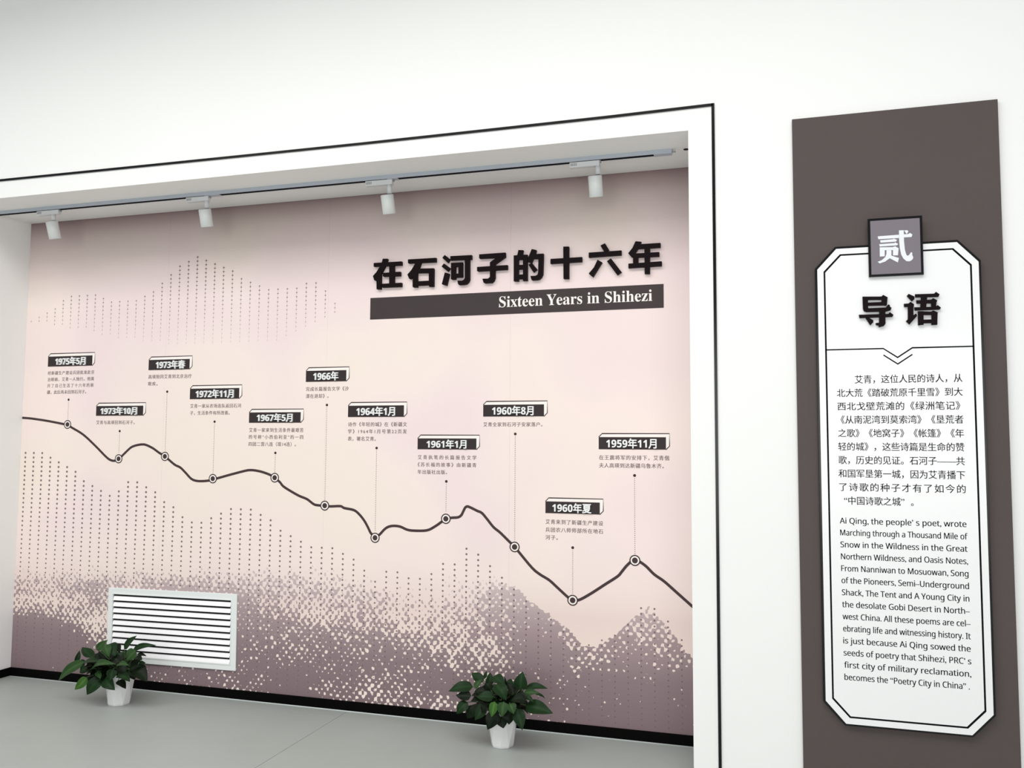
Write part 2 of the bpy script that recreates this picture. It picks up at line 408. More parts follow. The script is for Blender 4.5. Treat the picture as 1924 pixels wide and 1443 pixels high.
# ================================================================== SETTING
wf = MB()
wf.box(XJ, 4.2, 0, 0.22, 0, 5.4)
wf.box(-8.5, XJ, 0, 0.22, ZT, 5.4)
wf.box(-8.5, XL, 0, 0.22, 0, ZT)
struct(wf.build('wall_front', M['wall']), 'white front wall around the mural niche')
struct(MB().box(XL-0.02, XJ+0.02, D, D+0.12, 0, ZT+0.12).build('wall_back', M['niche']), 'rear wall of the niche behind the mural')
struct(MB().box(XL-0.12, XL, 0.22, D+0.12, 0, ZT+0.12).build('wall_left', M['niche']), 'plain side wall of the niche on the left')
struct(MB().box(XJ, XJ+0.12, 0.22, D+0.12, 0, ZT+0.12).build('wall_right', M['niche']), 'right side wall of the niche')
struct(MB().box(-8.5, 4.2, -1.5, 0, 4.5, 4.62).build('ceiling_main', M['wall']), 'white hall ceiling beside the skylight')
struct(MB().box(XL, XJ, 0.22, D, ZT, ZT+0.12).build('ceiling', M['niche']), 'flat white soffit over the niche')
fl = struct(MB().box(-8.5, 4.2, -9.0, D+0.12, -0.08, -0.004).build('floor', M['screed']), 'pale grey floor')
xs = [-8.5, -6.3447, -2.3447, 1.6553, 4.2]
for a, b in zip(xs, xs[1:]):
    MB().box(a+0.0012, b-0.0012, -9.0, D+0.10, -0.004, 0.0).build('floor_sheet', M['floor'], fl)
# black skirting in the niche and its sealant bead
SB = 0.0545
struct(MB().box(XL, XJ, MY-0.010, MY+0.004, 0, SB).build('baseboard_back', M['black_matt']), 'glossy black skirting under the mural')
struct(MB().box(XL, XL+0.010, 0.0, MY-0.010, 0, SB).build('baseboard_left', M['black_matt']), 'black skirting on the side wall')
struct(MB().box(XJ-0.010, XJ, 0.02, MY-0.010, 0, SB).build('baseboard_right', M['black_matt']), 'black skirting on the right side wall')
mb = MB(); V, F = tube([(XL+0.011, MY-0.013, 0.001), (XJ-0.011, MY-0.013, 0.001)], 0.0035, 6); mb.add(V, F)
V, F = tube([(XL+0.013, 0.02, 0.001), (XL+0.013, MY-0.013, 0.001)], 0.0035, 6); mb.add(V, F)
struct(mb.build('trim_3', M['sealant'], smooth=True), 'pale sealant bead along the skirting')
# black metal strip round the frame: head and upright
head = [onY(x, y, -0.006) for x, y in ((0, 338.5), (200, 318.5), (440, 294.2), (680, 269.5), (920, 243.6), (1140, 219.6), (1339, 196.2))]
V = []; F = []
hp = [(-6.2, head[0].z)]+[(p.x, p.z) for p in head]
hw = 0.0125
for x, z in hp: V += [(x, -0.006, z-hw/2), (x, -0.006, z+hw/2), (x, 0.0, z+hw/2), (x, 0.0, z-hw/2)]
for i in range(len(hp)-1):
    for k in range(4): F.append((4*i+k, 4*i+(k+1) % 4, 4*i+4+(k+1) % 4, 4*i+4+k))
F.append((0, 3, 2, 1)); F.append(tuple(4*(len(hp)-1)+k for k in range(4)))
struct(raw('trim_1', V, F, M['black_gloss']), 'black metal strip across the head of the frame')
zc = hp[-1][1]+hw/2
p0 = onY(1337, 700, -0.006); 
a = onY(1336.7, 205, -0.006).x; b = onY(1342.2, 205, -0.006).x
struct(MB().box(a, b, -0.006, 0, 0, zc).build('trim_2', M['black_gloss']), 'black metal strip down the right of the frame')
# small black cable hole in the niche ceiling
hp_ = onZ(1289, 281, ZT-0.0015)
V = [(hp_.x+0.013*math.cos(t*PI/10), hp_.y+0.013*math.sin(t*PI/10), ZT-0.0015) for t in range(20)]
hole = raw('cable_hole', V+[(x, y, ZT) for x, y, z in V], [tuple(range(19, -1, -1))]+[(i, (i+1) % 20, 20+(i+1) % 20, 20+i) for i in range(20)], M['hole'])
tag(hole, 'small round black cable hole in the niche ceiling beyond the track end', 'hole')

# ================================================================== MURAL
VX0, VX1 = -4.0185, -3.0865; VZ0, VZ1 = 0.1595, 0.6090     # air grille opening
mural = empty('mural', (XL, MY, SB)); tag(mural, 'wide pink and mauve wall mural with printed timeline and halftone mountains', 'mural')
# tone map of the printed halftone (rows: photo height, columns: across), 2 = bare paper, -2 = solid mauve
TX = [20, 60, 100, 140, 180, 230, 300, 370, 440, 490, 540, 590, 640, 690, 740, 790, 840, 880, 920, 960, 1000, 1040, 1080, 1120, 1160, 1200, 1240, 1280, 1310]
TY = [1040, 1070, 1090, 1110, 1130, 1150, 1170, 1190, 1210, 1230, 1250, 1270, 1290, 1310, 1330, 1360, 1400]
TT = [
 [ 2.2]*29,
 [ 1.2, 1.2, 1.1, 1.0, 1.0, 1.0, 1.1, 1.1, 1.1, 1.1, 1.0, 1.1, 1.2, 1.6, 1.8, 1.8, 1.8, 1.8, 2.0, 2.0, 2.2, 2.2, 2.2, 2.2, 2.2, 2.2, 2.2, 2.2, 2.2],
 [ 0.2, 0.2, 0.2, 0.1, 0.0, 0.0,-0.2,-0.1, 0.0, 0.2, 0.3, 0.2, 0.3, 1.0, 1.4, 1.5, 1.2, 1.0, 0.6, 0.4, 2.0, 2.2, 2.2, 2.2, 2.2, 2.2, 2.2, 2.2, 2.2],
 [ 0.1, 0.1, 0.1,-0.4,-0.5,-0.3,-0.6,-0.7,-0.5,-0.2, 0.0, 0.1, 0.1, 0.4, 0.8, 1.0, 0.9, 0.7,-0.3,-0.9,-0.9, 2.0, 2.2, 2.2, 2.2, 2.2, 2.2, 2.2, 2.2],
 [ 0.4, 0.4, 0.4, 0.3,-0.3, 0.0,-0.2,-0.6,-0.5,-0.4, 0.1, 0.1, 0.0, 0.1, 0.5, 0.6, 0.6, 0.4,-0.6,-0.9,-0.5, 0.0, 2.2, 2.2, 2.0, 2.0, 2.0, 2.2, 2.2],
 [-0.4,-0.3,-0.1, 0.2, 0.4, 0.4,-0.2,-0.6,-0.7,-0.5, 0.0, 0.2, 0.2,-0.1, 0.4, 0.4, 0.3, 0.2,-0.5,-0.6,-0.8,-0.3, 0.0, 1.6, 0.2,-0.3,-0.3, 1.0, 2.0],
 [-1.9,-1.9,-1.3, 0.1, 0.3, 0.1,-0.4,-0.6,-0.8,-0.6,-0.5, 0.0, 0.2,-0.2, 0.3, 0.2, 0.2, 0.1,-0.5,-0.5,-1.0,-0.3,-0.3, 0.4, 0.0,-0.2,-0.4,-0.4, 1.5],
 [-2.0,-2.0,-2.0,-1.2, 0.1, 0.2,-0.6,-0.8,-1.0,-0.9,-0.6,-0.6,-0.4,-0.5,-0.2, 0.1, 0.1, 0.2,-0.4,-0.6,-1.6,-0.8,-0.1,-0.1,-0.3,-0.1,-0.1,-0.5, 0.0],
 [-2.0,-2.0,-2.0,-2.0,-0.6, 0.0,-0.8,-1.0,-1.0,-0.7,-0.5,-0.6,-0.7,-0.7,-0.4,-0.4, 0.1, 0.2,-0.2,-0.5,-1.8,-1.2, 0.0,-0.5,-0.8,-0.7,-0.2,-0.5,-0.2],
 [-2.0,-2.0,-2.0,-2.0,-1.6,-0.8,-1.0,-1.0,-1.1,-0.6,-0.5,-0.6,-0.7,-0.8,-0.8,-0.6,-0.3, 0.0, 0.0,-0.2,-1.8,-1.4,-0.1,-0.4,-0.8,-1.1,-0.4,-0.5,-0.6],
 [-1.6,-1.7,-1.7,-1.8,-1.8,-1.2,-1.0,-1.0,-1.1,-0.9,-0.9,-1.0,-0.9,-0.7,-0.9,-0.5,-0.5,-0.4,-0.3,-0.4,-1.5,-1.6,-0.4,-0.8,-1.2,-1.1,-0.8,-0.7,-0.7],
 [-1.0,-0.85,-0.85,-1.0,-0.85,-0.9,-0.9,-0.8,-0.8,-0.9,-1.6,-1.0,-0.9,-0.6,-0.7,-0.9,-0.9,-0.6,-0.5,-0.4,-0.9,-1.4,-0.8,-1.2,-1.4,-1.3,-1.0,-1.2,-1.3],
 [-0.7,-0.7,-0.7,-0.7,-0.7,-0.7,-0.8,-0.6,-0.6,-0.9,-1.6,-0.7,-0.6,-0.5,-0.5,-0.6,-1.1,-0.8,-0.6,-0.5,-0.9,-1.2,-1.0,-1.2,-1.3,-1.4,-1.2,-1.4,-1.5],
 [-0.9]*8+[-0.6,-0.8,-1.3,-1.0,-0.6,-0.5,-0.4,-0.4,-0.6,-0.8,-0.7,-0.7,-1.0,-1.2,-1.1,-1.1,-1.2,-1.3,-1.3,-1.2,-1.6],
 [-0.9]*8+[-0.6,-0.8,-1.0,-1.0,-0.8,-0.5,-0.4,-0.4,-0.5,-0.6,-0.6,-0.7,-1.0,-1.3,-1.2,-1.1,-1.2,-1.4,-1.4,-1.0,-1.6],
 [-0.9]*12+[-0.8,-0.6,-0.5,-0.5,-0.5,-0.6,-0.7,-0.8,-1.1,-1.4,-1.4,-1.4,-1.6,-1.6,-1.6,-1.3,-1.3],
 [-1.2]*18+[-1.0,-1.0,-1.4,-1.6,-1.8,-1.8,-1.8,-1.8,-1.8,-1.8,-1.8],
]
TT = np.array(TT)
RX = [900, 940, 957, 975, 1010, 1055, 1100, 1118, 1135, 1170, 1200, 1215, 1262, 1285, 1302, 1330]
RY = [1050, 1085, 1099, 1107, 1138, 1168, 1212, 1212, 1205, 1180, 1150, 1137, 1181, 1220, 1233, 1250]
def tone(px, py):
    ridge = np.interp(px, RX, RY)
    if px > 950 and py < ridge: return 3.2
    i = min(max(np.searchsorted(TX, px)-1, 0), len(TX)-2); j = min(max(np.searchsorted(TY, py)-1, 0), len(TY)-2)
    u = min(max((px-TX[i])/(TX[i+1]-TX[i]), 0), 1); v = min(max((py-TY[j])/(TY[j+1]-TY[j]), 0), 1)
    t = (TT[j, i]*(1-u)+TT[j, i+1]*u)*(1-v)+(TT[j+1, i]*(1-u)+TT[j+1, i+1]*u)*v
    if px > 950: t = min(t, -0.25)
    return t
seams = [XL, -3.661, -2.5285, -1.396, XJ]
zs = list(np.arange(SB, 1.05, 0.016))+list(np.linspace(1.06, ZT, 12))
for a, b in zip(seams, seams[1:]):
    a += 0.0002; b -= 0.0002
    nx = int((b-a)/0.016)+1; X = np.linspace(a, b, nx); V = []; A = []; F = []
    for z in zs:
        for x in X:
            V.append((x-XL, 0.0, z)); p = pix((x, MY, z)); A.append(3.2 if z > 1.1 else tone(*p))
    nz = len(zs)
    for j in range(nz-1):
        for i in range(nx-1): k = j*nx+i; F.append((k, k+1, k+nx+1, k+nx))
    # thickness: a back rim
    n0 = len(V)
    for (x, z) in ((a, zs[0]), (b, zs[0]), (b, zs[-1]), (a, zs[-1])):
        V.append((x-XL, 0.0036, z)); A.append(3.2)
    c = [0, nx-1, nz*nx-1, (nz-1)*nx]
    for k in range(4): F.append((c[k], n0+k, n0+(k+1) % 4, c[(k+1) % 4]))
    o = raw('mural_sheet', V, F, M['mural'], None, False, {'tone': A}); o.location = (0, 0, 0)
    o.parent = mural; o.location = (0, 0, -SB)
Y1, Y2, Y3 = MY-0.0006, MY-0.0012, MY-0.0018

# printed dot columns
colsA = [(49,851),(65,851),(80,851),(96,860),(111,869),(127,877),(143,886),(159,904),(175,913),(191,922),(208,932),(225,923),(243,906),(260,906),(277,915),(295,925),(312,943),(329,952),(346,972),(364,981),(382,981),(400,973),(419,964),(437,955),(456,955),(474,956),(493,966),(511,976),(530,996),(549,1006),(568,1016),(587,1027),(607,1028),(627,1028),(646,1039),(666,1050),(686,1070),(706,1091),(727,1072),(748,1073),(769,1084),(790,1085),(811,1076),(833,1056),(855,1057),(877,1027),(899,1038),(921,1060),(943,1082),(966,1103),(989,1125),(1012,1148),(1036,1169),(1059,1185),(1083,1211),(1107,1211),(1131,1206),(1155,1190),(1180,1169),(1204,1148),(1230,1149),(1255,1172),(1281,1206)]
U0, DU = -4.734, (4.734-0.4729)/62
DZ = (onY(455, 955.9).z-onY(455, 1059).z)/11.0
Z00 = onY(49, 851).z
V = []; F = []; A = []
for i, (px, py) in enumerate(colsA):
    u = U0+DU*i; z = Z00-DZ*round((Z00-onY(px, py).z)/DZ)
    while z > SB+0.02:
        if VX0-0.01 < u < VX1+0.01 and VZ0-0.012 < z < VZ1+0.012: z -= DZ; continue
        k = (z-0.1)/1.35; r = 0.0034+0.0042*max(0, min(1, k*1.05+0.06))
        al = max(0.35, min(0.95, 0.45+k))
        v, f = disc(u, z, r, Y1, 8); n = len(V); V += v; F += [tuple(q+n for q in t) for t in f]; A += [al]*len(v); z -= DZ
tag(raw('printed_dots', V, F, M['dots'], mural, attrs={'fade': A}), kind='stuff')
colsB = [(62,603),(77,594),(92,587),(107,578),(122,563),(138,555),(153,554),(168,554),(183,553),(198,560),(214,566),(229,566),(245,565),(261,564),(277,556),(293,548),(310,532),(325,516),(342,500),(358,491),(374,483),(391,489),(407,495),(424,502),(440,508),(457,522),(474,530),(490,536),(507,543),(524,542),(542,542),(559,540),(577,531),(595,530),(612,545),(630,568)]
botB = [603,603,603,609,609,615,615,620,621,627,627,633,634,635,640,642,643,645,648,648,648,647,646,645,644,644,642,640,640,638,632,622,612,604,598,587]
DUB = (4.7361-2.4821)/35; DZB = (onY(374, 483).z-onY(374, 483+7.6*4).z)/4
Z0B = onY(374, 483).z
V = []; F = []; A = []
for i, (px, py) in enumerate(colsB):
    u = -4.7361+DUB*i; z = Z0B-DZB*round((Z0B-onY(px, py).z)/DZB); z1 = onY(px, botB[i]).z-0.004; zt = z
    while z > z1:
        k = max(0, (z-2.15)/(2.68-2.15)); r = 0.0026+0.0032*k; al = 0.14+0.75*k
        v, f = disc(u, z, r, Y1, 8); n = len(V); V += v; F += [tuple(q+n for q in t) for t in f]; A += [al]*len(v)
        for (dx, dz) in ((r*1.9, 0.0008), (0.0008, r*1.9)):
            n = len(V); V += [(u-dx, Y1-0.0001, z-dz), (u+dx, Y1-0.0001, z-dz), (u+dx, Y1-0.0001, z+dz), (u-dx, Y1-0.0001, z+dz)]; F.append((n, n+1, n+2, n+3)); A += [al*0.8]*4
        z -= DZB
    n = len(V); V += [(u-0.0007, Y1, z1), (u+0.0007, Y1, z1), (u+0.0007, Y1, zt), (u-0.0007, Y1, zt)]; F.append((n, n+1, n+2, n+3)); A += [0.12, 0.12, 0.4, 0.4]
tag(raw('printed_crosses', V, F, M['dots'], mural, attrs={'fade': A}), kind='stuff')

# timeline curve
curve = [(42,785),(60,786.5),(90,791),(118,796.5),(127,798.5),(136,804),(157,817),(180,838.5),(197,856),(206,863.5),(214.5,865.8),(223,863),(231,855),(244.5,842),(252,838),(259.5,836),(267,835),(274.5,836),(287,842),(299.5,851),(310,857),(317,863.5),(329,873.5),(339,878.5),(349,888.5),(359,899.2),(368,903.2),(379,904),(392,903),(400,901),(412,897.7),(434,891.5),(461.5,884.4),(471,883.3),(480,884),(492.5,886.7),(507,892),(516,897.5),(526,906),(532,913.4),(545,922),(562,931.6),(577,937.9),(589.7,947.4),(600,949.6),(619.6,951.4),(639.6,951),(647,954.6),(664.5,958.3),(674.5,965.8),(684.5,978.3),(692,992),(697,1002),(705,1008),(713,1004.5),(722,995),(729.4,990),(739.4,988),(752,989.5),(764.4,995),(777,997),(801.8,996.5),(816.8,989.5),(829,981),(838,974.5),(849,972.8),(860.4,972),(866.7,968),(870.4,961),(874,954),(878,951.6),(884,953.5),(896.6,959.8),(905.3,963.8),(915,975),(927.4,990.5),(939.8,1000.7),(957.3,1018),(967,1027.5),(974.8,1037),(999.7,1066.8),(1014.7,1079.3),(1032,1090),(1048,1104.6),(1067,1122),(1076,1127.6),(1088.6,1127),(1110,1115.4),(1137.3,1097.8),(1160.3,1083),(1168.4,1074),(1179,1061.4),(1193,1052),(1211.6,1062),(1229,1079),(1248,1092.4),(1272.4,1114),(1306,1144)]
CP = [onY(*p) for p in curve]; CP = [(p.x, p.z) for p in CP]
dense = []
for i in range(len(CP)-1):   # Catmull-Rom
    p0, p1, p2, p3 = (np.array(CP[max(i-1, 0)]), np.array(CP[i]), np.array(CP[i+1]), np.array(CP[min(i+2, len(CP)-1)]))
    for t in (0, 0.25, 0.5, 0.75):
        dense.append(tuple(0.5*((2*p1)+(-p0+p2)*t+(2*p0-5*p1+4*p2-p3)*t*t+(-p0+3*p1-3*p2+p3)*t**3)))
dense.append(CP[-1])
V, F = ribbon(dense, 0.0148, Y1)
raw('timeline_curve', V, F, M['curve'], mural)

# date, face L,R,top,bottom(px), marker, small dot, text x0,x1, caption(x0,x1,ys,lines,em chars)
EV = [
 ('1975年5月', 91, 174, 670.2, 689, (127, 797.5), 751, 103.5, 159.7, 90, 177, (701.2, 713.2, 725, 737), ['经新疆生产建设兵团批准赴京', '治眼病，艾青一人独行。他离', '开了自己生活了十六年的新', '疆，此后再未回到石河子。'], 13.4, 162),
 ('1973年10月', 181.4, 269.5, 763, 781.2, (223, 862), 810, 188.4, 256.5, 181, 253, (793.8,), ['艾青与高瑛回到石河子。'], 10.8, 253),
 ('1973年春', 280, 356.8, 676.5, 695.5, (310, 857.5), 736, 292.4, 346.8, 279, 360, (708.2, 721.2), ['高瑛陪同艾青到北京治疗', '眼疾。'], 11.2, 296),
 ('1972年11月', 357.5, 449.9, 730.4, 750, (400, 899.3), 792.3, 367.3, 438.4, 357.5, 453, (763, 776), ['艾青一家从农场连队返回石河', '子，生活条件有所改善。'], 13.2, 431.5),
 ('1967年5月', 468.5, 565.3, 775, 794.4, (516.3, 897.5), 851, 482.2, 549, 468, 570, (808.1, 821, 834.3), ['艾青一家来到生活条件最艰苦', '的号称“小西伯利亚”的一四', '四团二营八连（现14连）。'], 13.3, 556),
 ('1966年', 575.3, 651, 697, 717.6, (610.3, 950), 761, 588.3, 635.2, 575, 655, (731.2, 744.4), ['完成长篇报告文学《沙', '漠在退却》。'], 10.2, 617),
 ('1964年1月', 654.4, 759.2, 762.4, 783.6, (704.8, 1010.4), 841.8, 669.3, 741.7, 654, 764.5, (797.4, 810.6, 824.3), ['诗作《年轻的城》在《新疆文', '学》1964年1月号第22页发', '表，署名艾青。'], 13.3, 706),
 ('1961年1月', 785, 895.3, 823.6, 844, (837.8, 974.7), 904.5, 801.3, 876, 785, 895, (859, 872.7, 886.5), ['艾青执笔的长篇报告文学', '《苏长福的故事》由新疆青', '年出版社出版。'], 13.0, 840),
 ('1960年8月', 908.2, 1022.2, 760.7, 782.7, (967, 1027.6), 815.4, 924.4, 1002.2, 908, 1019, (797.6,), ['艾青全家到石河子安家落户。'], 12.7, 1019),
 ('1960年夏', 1025, 1127, 941.8, 963.8, (1076, 1127.8), 1029, 1037.6, 1110.8, 1025, 1133, (980, 995, 1009.5), ['艾青来到了新疆生产建设', '兵团农八师师部所在地石', '河子。'], 11.3, 1048),
 ('1959年11月', 1125, 1251.2, 821.2, 844, (1193, 1053), 893.4, 1139, 1233.5, 1125.5, 1257.5, (859.5, 874.3), ['在王震将军的安排下，艾青偕', '夫人高瑛到达新疆乌鲁木齐。'], 13.3, 1247),
]
WHERE = ['leftmost of the row', 'second from left, low beside the first marker drop', 'third from left, high beside the first plate', 'fourth from left', 'fifth from left',
         'high and short, sixth from left', 'seventh from left', 'eighth from left', 'ninth from left, below the dark title band', 'lowest plate of all', 'rightmost of the row']
for e, wh in zip(EV, WHERE):
    (date, L_, R_, T_, B_, mk, dy, tx0, tx1, c0, c1, ys, lines, emn, cend) = e
    P = onY(L_, T_); Q = onY(R_, T_); zb = onY(L_, B_).z
    x0, x1, z0 = P.x, Q.x, zb; z1 = z0+0.0672; z1 = P.z
    sg = empty('date_plate', (x0, MY, z0))
    tag(sg, 'dark date plate reading %s, %s' % (date, wh), 'date plate', 'date plates along the timeline')
    dx, dz = 0.0185, 0.0185
    oct_ = [(x0, z1), (x0+dx, z1+dz), (x1+dx, z1+dz), (x1+dx, z0+dz), (x1, z0), (x0, z0)]
    mb = MB(); mb.prism(oct_, MY-0.0010, MY); mb.build('box_fill', M['paper_white'], sg)
    mb = MB(); mb.prism([(x0, z0), (x1, z0), (x1, z1), (x0, z1)], MY-0.0018, MY-0.0010); mb.build('dark_face', M['date_face'], sg)
    V, F = ribbon(oct_[:5], 0.0044, MY-0.0014); raw('box_outline', V, F, M['outline'], sg)
    ta = onY(tx0, (T_+B_)/2, MY-0.011).x; tb = onY(tx1, (T_+B_)/2, MY-0.011).x
    hh = z1-z0
    V, F = date_mesh(date, ta, tb, z0+0.075*hh, z0+0.90*hh, MY-0.011, MY-0.0018)
    raw('raised_lettering', V, F, M['raised_white'], sg)
    # marker on the curve
    c = onY(*mk); R1 = 0.0287
    V, F = annulus(c.x, c.z, R1, R1-0.0062, Y2); mkr = raw('timeline_marker', V, F, M['outline'], mural)
    V, F = disc(c.x, c.z, R1-0.0062, Y2, 28); w_ = raw('marker_ring', V, F, M['paper_white'])
    V, F = disc(c.x, c.z, 0.0152, Y3, 24); k_ = raw('marker_core', V, F, M['curve'])
    for o in (w_, k_):
        o.parent = mkr; o.matrix_parent_inverse = mkr.matrix_world.inverted() if False else Matrix.Identity(4)
        o.location = (0, 0, 0)
    s = onY(mk[0], dy)
    V, F = disc(c.x, s.z, 0.0078, Y1, 16); raw('leader_point', V, F, M['outline'], mural)
    V = []; F = []; A = []; z = s.z-0.017
    while z > c.z+R1+0.004:
        v, f = disc(c.x, z, 0.0025, Y1, 6); n = len(V); V += v; F += [tuple(q+n for q in t) for t in f]; A += [0.9]*len(v); z -= 0.0105
    tag(raw('dotted_leader', V, F, M['dots'], mural, attrs={'fade': A}), kind='stuff')
    # caption
    a = onY(c0, ys[0]).x; b = onY(c1, ys[0]).x; em = (b-a)/emn
    mb = MB()
    for i, (yy, ln) in enumerate(zip(ys, lines)):
        zc_ = onY(c0, yy).z; last = i == len(lines)-1
        xe = onY(cend, yy).x if last else b
        V, F = fit_line(ln, a, xe, zc_-0.36*em, em*0.97, Y1, 0.0)
        V, F = heavier(V, F, 0.0007)
        raw('caption_line', V, F, M['caption'], mural)

# title band and its serif line
tl = onY(696, 561.4); tr_ = onY(1247, 532)
bz1 = 0.5*(tl.z+tr_.z); bz0 = 0.5*(onY(695.6, 602.3).z+onY(1247, 576.4).z)
bx0, bx1 = onY(695.8, 580).x, onY(1247, 555).x
band = MB().prism([(bx0, bz0), (bx1, bz0), (bx1, bz1), (bx0, bz1)], MY-0.0012, MY-0.0002).build('title_band', M['band'], mural)
def msans(s):
    return ''.join(chr(0x1D5A0+ord(c)-65) if 'A' <= c <= 'Z' else chr(0x1D5BA+ord(c)-97) if 'a' <= c <= 'z' else c for c in s)
def mbold(s):
    o = ''
    for ch in s:
        if 'A' <= ch <= 'Z': o += chr(0x1D400+ord(ch)-65)
        elif 'a' <= ch <= 'z': o += chr(0x1D41A+ord(ch)-97)
        else: o += ch
    return o
ex0 = onY(937.8, 579).x; ex1 = onY(1225.5, 564).x
zb_ = 0.5*(onY(945, 578.6).z+onY(1222, 563.8).z)
cap = onY(945, 558.6).z-onY(945, 579.2).z
V, F = fit_line(mbold('Sixteen Years in Shihezi'), ex0, ex1, zb_, cap/0.70, MY-0.0016, 0.0, 4)
o = raw('band_lettering', V, F, M['paper_white']); o.parent = band; o.matrix_parent_inverse = Matrix.Identity(4)

# raised title characters
def strokes(polys, sx, sy, k, Yf, Yb):
    mb = MB()
    for i, P in enumerate(polys):     # each stroke a hair prouder than the last
        q = [onY(sx+x/k, sy+y/k, Yf) for x, y in P]; mb.prism([(v.x, v.z) for v in q], Yf-0.00006*i, Yb-0.00002*i)
    V, F = mb.V, mb.F
    bm = bmesh.new(); me = bpy.data.meshes.new('tmp'); me.from_pydata(V, [], F); bm.from_mesh(me)
    bmesh.ops.triangulate(bm, faces=[f for f in bm.faces if len(f.verts) > 4], ngon_method='EAR_CLIP'); bm.to_mesh(me); bm.free()
    V = [tuple(v.co) for v in me.vertices]; F = [tuple(p.vertices) for p in me.polygons]; bpy.data.meshes.remove(me)
    return V, F
TITLE = [
 ('在', 690, 475, 13.743, [[(165,262),(885,220),(885,322),(165,355)], [(400,152),(522,152),(500,250),(455,355),(355,540),(232,690),(200,718),(178,700),(145,600),(240,490),(330,340),(380,230)], [(232,560),(290,500),(355,500),(345,940),(240,940)],
  [(565,340),(690,335),(690,860),(565,860)], [(400,518),(850,485),(850,598),(420,615),(400,600)], [(365,800),(880,770),(880,875),(385,895),(370,880)]]),
 ('石', 690, 475, 13.743, [[(1050,170),(1772,128),(1772,238),(1065,272),(1050,260)], [(1250,250),(1390,245),(1345,370),(1280,500),(1170,620),(1105,680),(1080,665),(1035,560),(1140,440)], [(1170,560),(1230,470),(1290,470),(1290,890),(1185,890),(1170,875)],
  [(1230,430),(1320,405),(1715,398),(1715,515),(1230,522)], [(1588,500),(1715,398),(1710,870),(1600,875),(1588,850)], [(1280,735),(1595,718),(1595,830),(1280,848)]]),
 ('河', 820, 460, 13.743, [[(210,262),(345,370),(292,465),(152,335)], [(190,480),(352,600),(292,688),(132,560)], [(215,712),(332,745),(258,1052),(138,1015)], [(358,292),(905,262),(905,375),(358,400)],
  [(730,370),(852,370),(852,900),(825,965),(770,1015),(700,1030),(580,1035),(555,1000),(540,922),(660,922),(710,895),(730,850)], [(375,465),(490,460),(490,895),(390,895),(375,880)], [(375,465),(672,450),(672,550),(375,575)],
  [(565,500),(672,450),(672,830),(565,840)], [(480,745),(672,735),(672,835),(480,845)]]),
 ('子', 820, 460, 13.743, [[(1102,245),(1775,198),(1780,315),(1520,495),(1510,700),(1510,860),(1480,930),(1430,980),(1240,990),(1215,970),(1185,875),(1330,870),(1380,830),(1380,450),(1540,335),(1115,355),(1102,340)], [(1048,570),(1830,520),(1830,638),(1065,685),(1048,670)]]),
 ('的', 955, 450, 13.743, [[(262,270),(385,275),(360,400),(225,430)], [(140,410),(490,388),(490,515),(140,522)], [(140,410),(260,410),(260,1080),(140,1075)], [(378,390),(490,390),(490,1065),(378,1065)], [(250,655),(390,652),(390,765),(250,770)],
  [(250,905),(390,900),(390,1015),(250,1020)], [(605,245),(722,270),(700,370),(600,600),(500,575),(500,500)], [(700,375),(905,362),(905,480),(890,900),(860,970),(800,1030),(740,1045),(610,1052),(595,1030),(570,940),(700,935),(750,910),(770,860),(778,495),(620,500),(640,400)], [(600,600),(742,770),(650,845),(522,655)]]),
 ('十', 955, 450, 13.743, [[(1418,182),(1562,180),(1562,1015),(1425,1015)], [(1088,500),(1900,450),(1900,575),(1088,625)]]),
 ('六', 1095, 445, 12.025, [[(498,145),(590,295),(480,335),(398,195)], [(133,355),(870,305),(870,412),(133,465)], [(333,515),(435,575),(228,908),(132,830),(250,690)], [(635,485),(875,795),(778,862),(543,550)]]),
 ('年', 1095, 445, 12.025, [[(1192,98),(1320,110),(1260,250),(1180,370),(1105,462),(1025,370),(1120,250)], [(1280,165),(1752,135),(1752,238),(1230,272)], [(1130,378),(1725,340),(1725,440),(1130,470)], [(1135,400),(1250,400),(1250,600),(1135,610)],
  [(1030,605),(1780,550),(1780,655),(1030,705)], [(1390,180),(1515,180),(1512,835),(1398,835)]])]
ORD = ['first', 'second', 'third', 'fourth', 'fifth', 'sixth', 'seventh', 'last']
for (ch, sx, sy, k, polys), od in zip(TITLE, ORD):
    V, F = strokes(polys, sx, sy, k, MY-0.020, MY-0.0006)
    tag(raw('raised_character', V, F, M['letter_black']), 'thick raised black character %s, %s in the mural title' % (ch, od), 'letter', 'raised characters of the mural title')

# ================================================================== TRACK AND SPOTLIGHTS
ty0 = 0.226; tyc = ty0+0.0165
trk = empty('lighting_track', ((XL-0.47)/2, tyc, ZT)); tag(trk, 'long grey white lighting track under the niche ceiling', 'track')
TB = ZT-0.021
MB().box(XL+0.004, -0.4705, ty0, ty0+0.034, TB+0.003, ZT).build('track_body', M['track'], trk)
joins = [-2.07, -3.22]
segs = [(XL+0.01, -3.18), (-3.08, -2.01), (-1.95, -0.56)]
mb = MB(); x = XL+0.004
sx0, sx1 = ty0+0.003, ty0+0.031
for (a, b) in segs: mb.box(a, b, sx0, sx1, TB+0.0006, TB+0.0029)
mb.build('track_slot', M['track_slot'], trk)
mb = MB(); edges = [XL+0.004]+[v for s_ in segs for v in s_]+[-0.4705]
for a, b in segs:
    mb.box(a, b, ty0, sx0, TB, TB+0.003); mb.box(a, b, sx1, ty0+0.034, TB, TB+0.003)
mb.build('track_lip', M['track'], trk)
for a, b in ((-3.18, -3.08), (-2.01, -1.95), (-0.56, -0.4705)):
    MB().box(a, b, ty0-0.001, ty0+0.035, TB-0.002, TB+0.003).build('track_connector', M['track'], trk)
mb = MB()
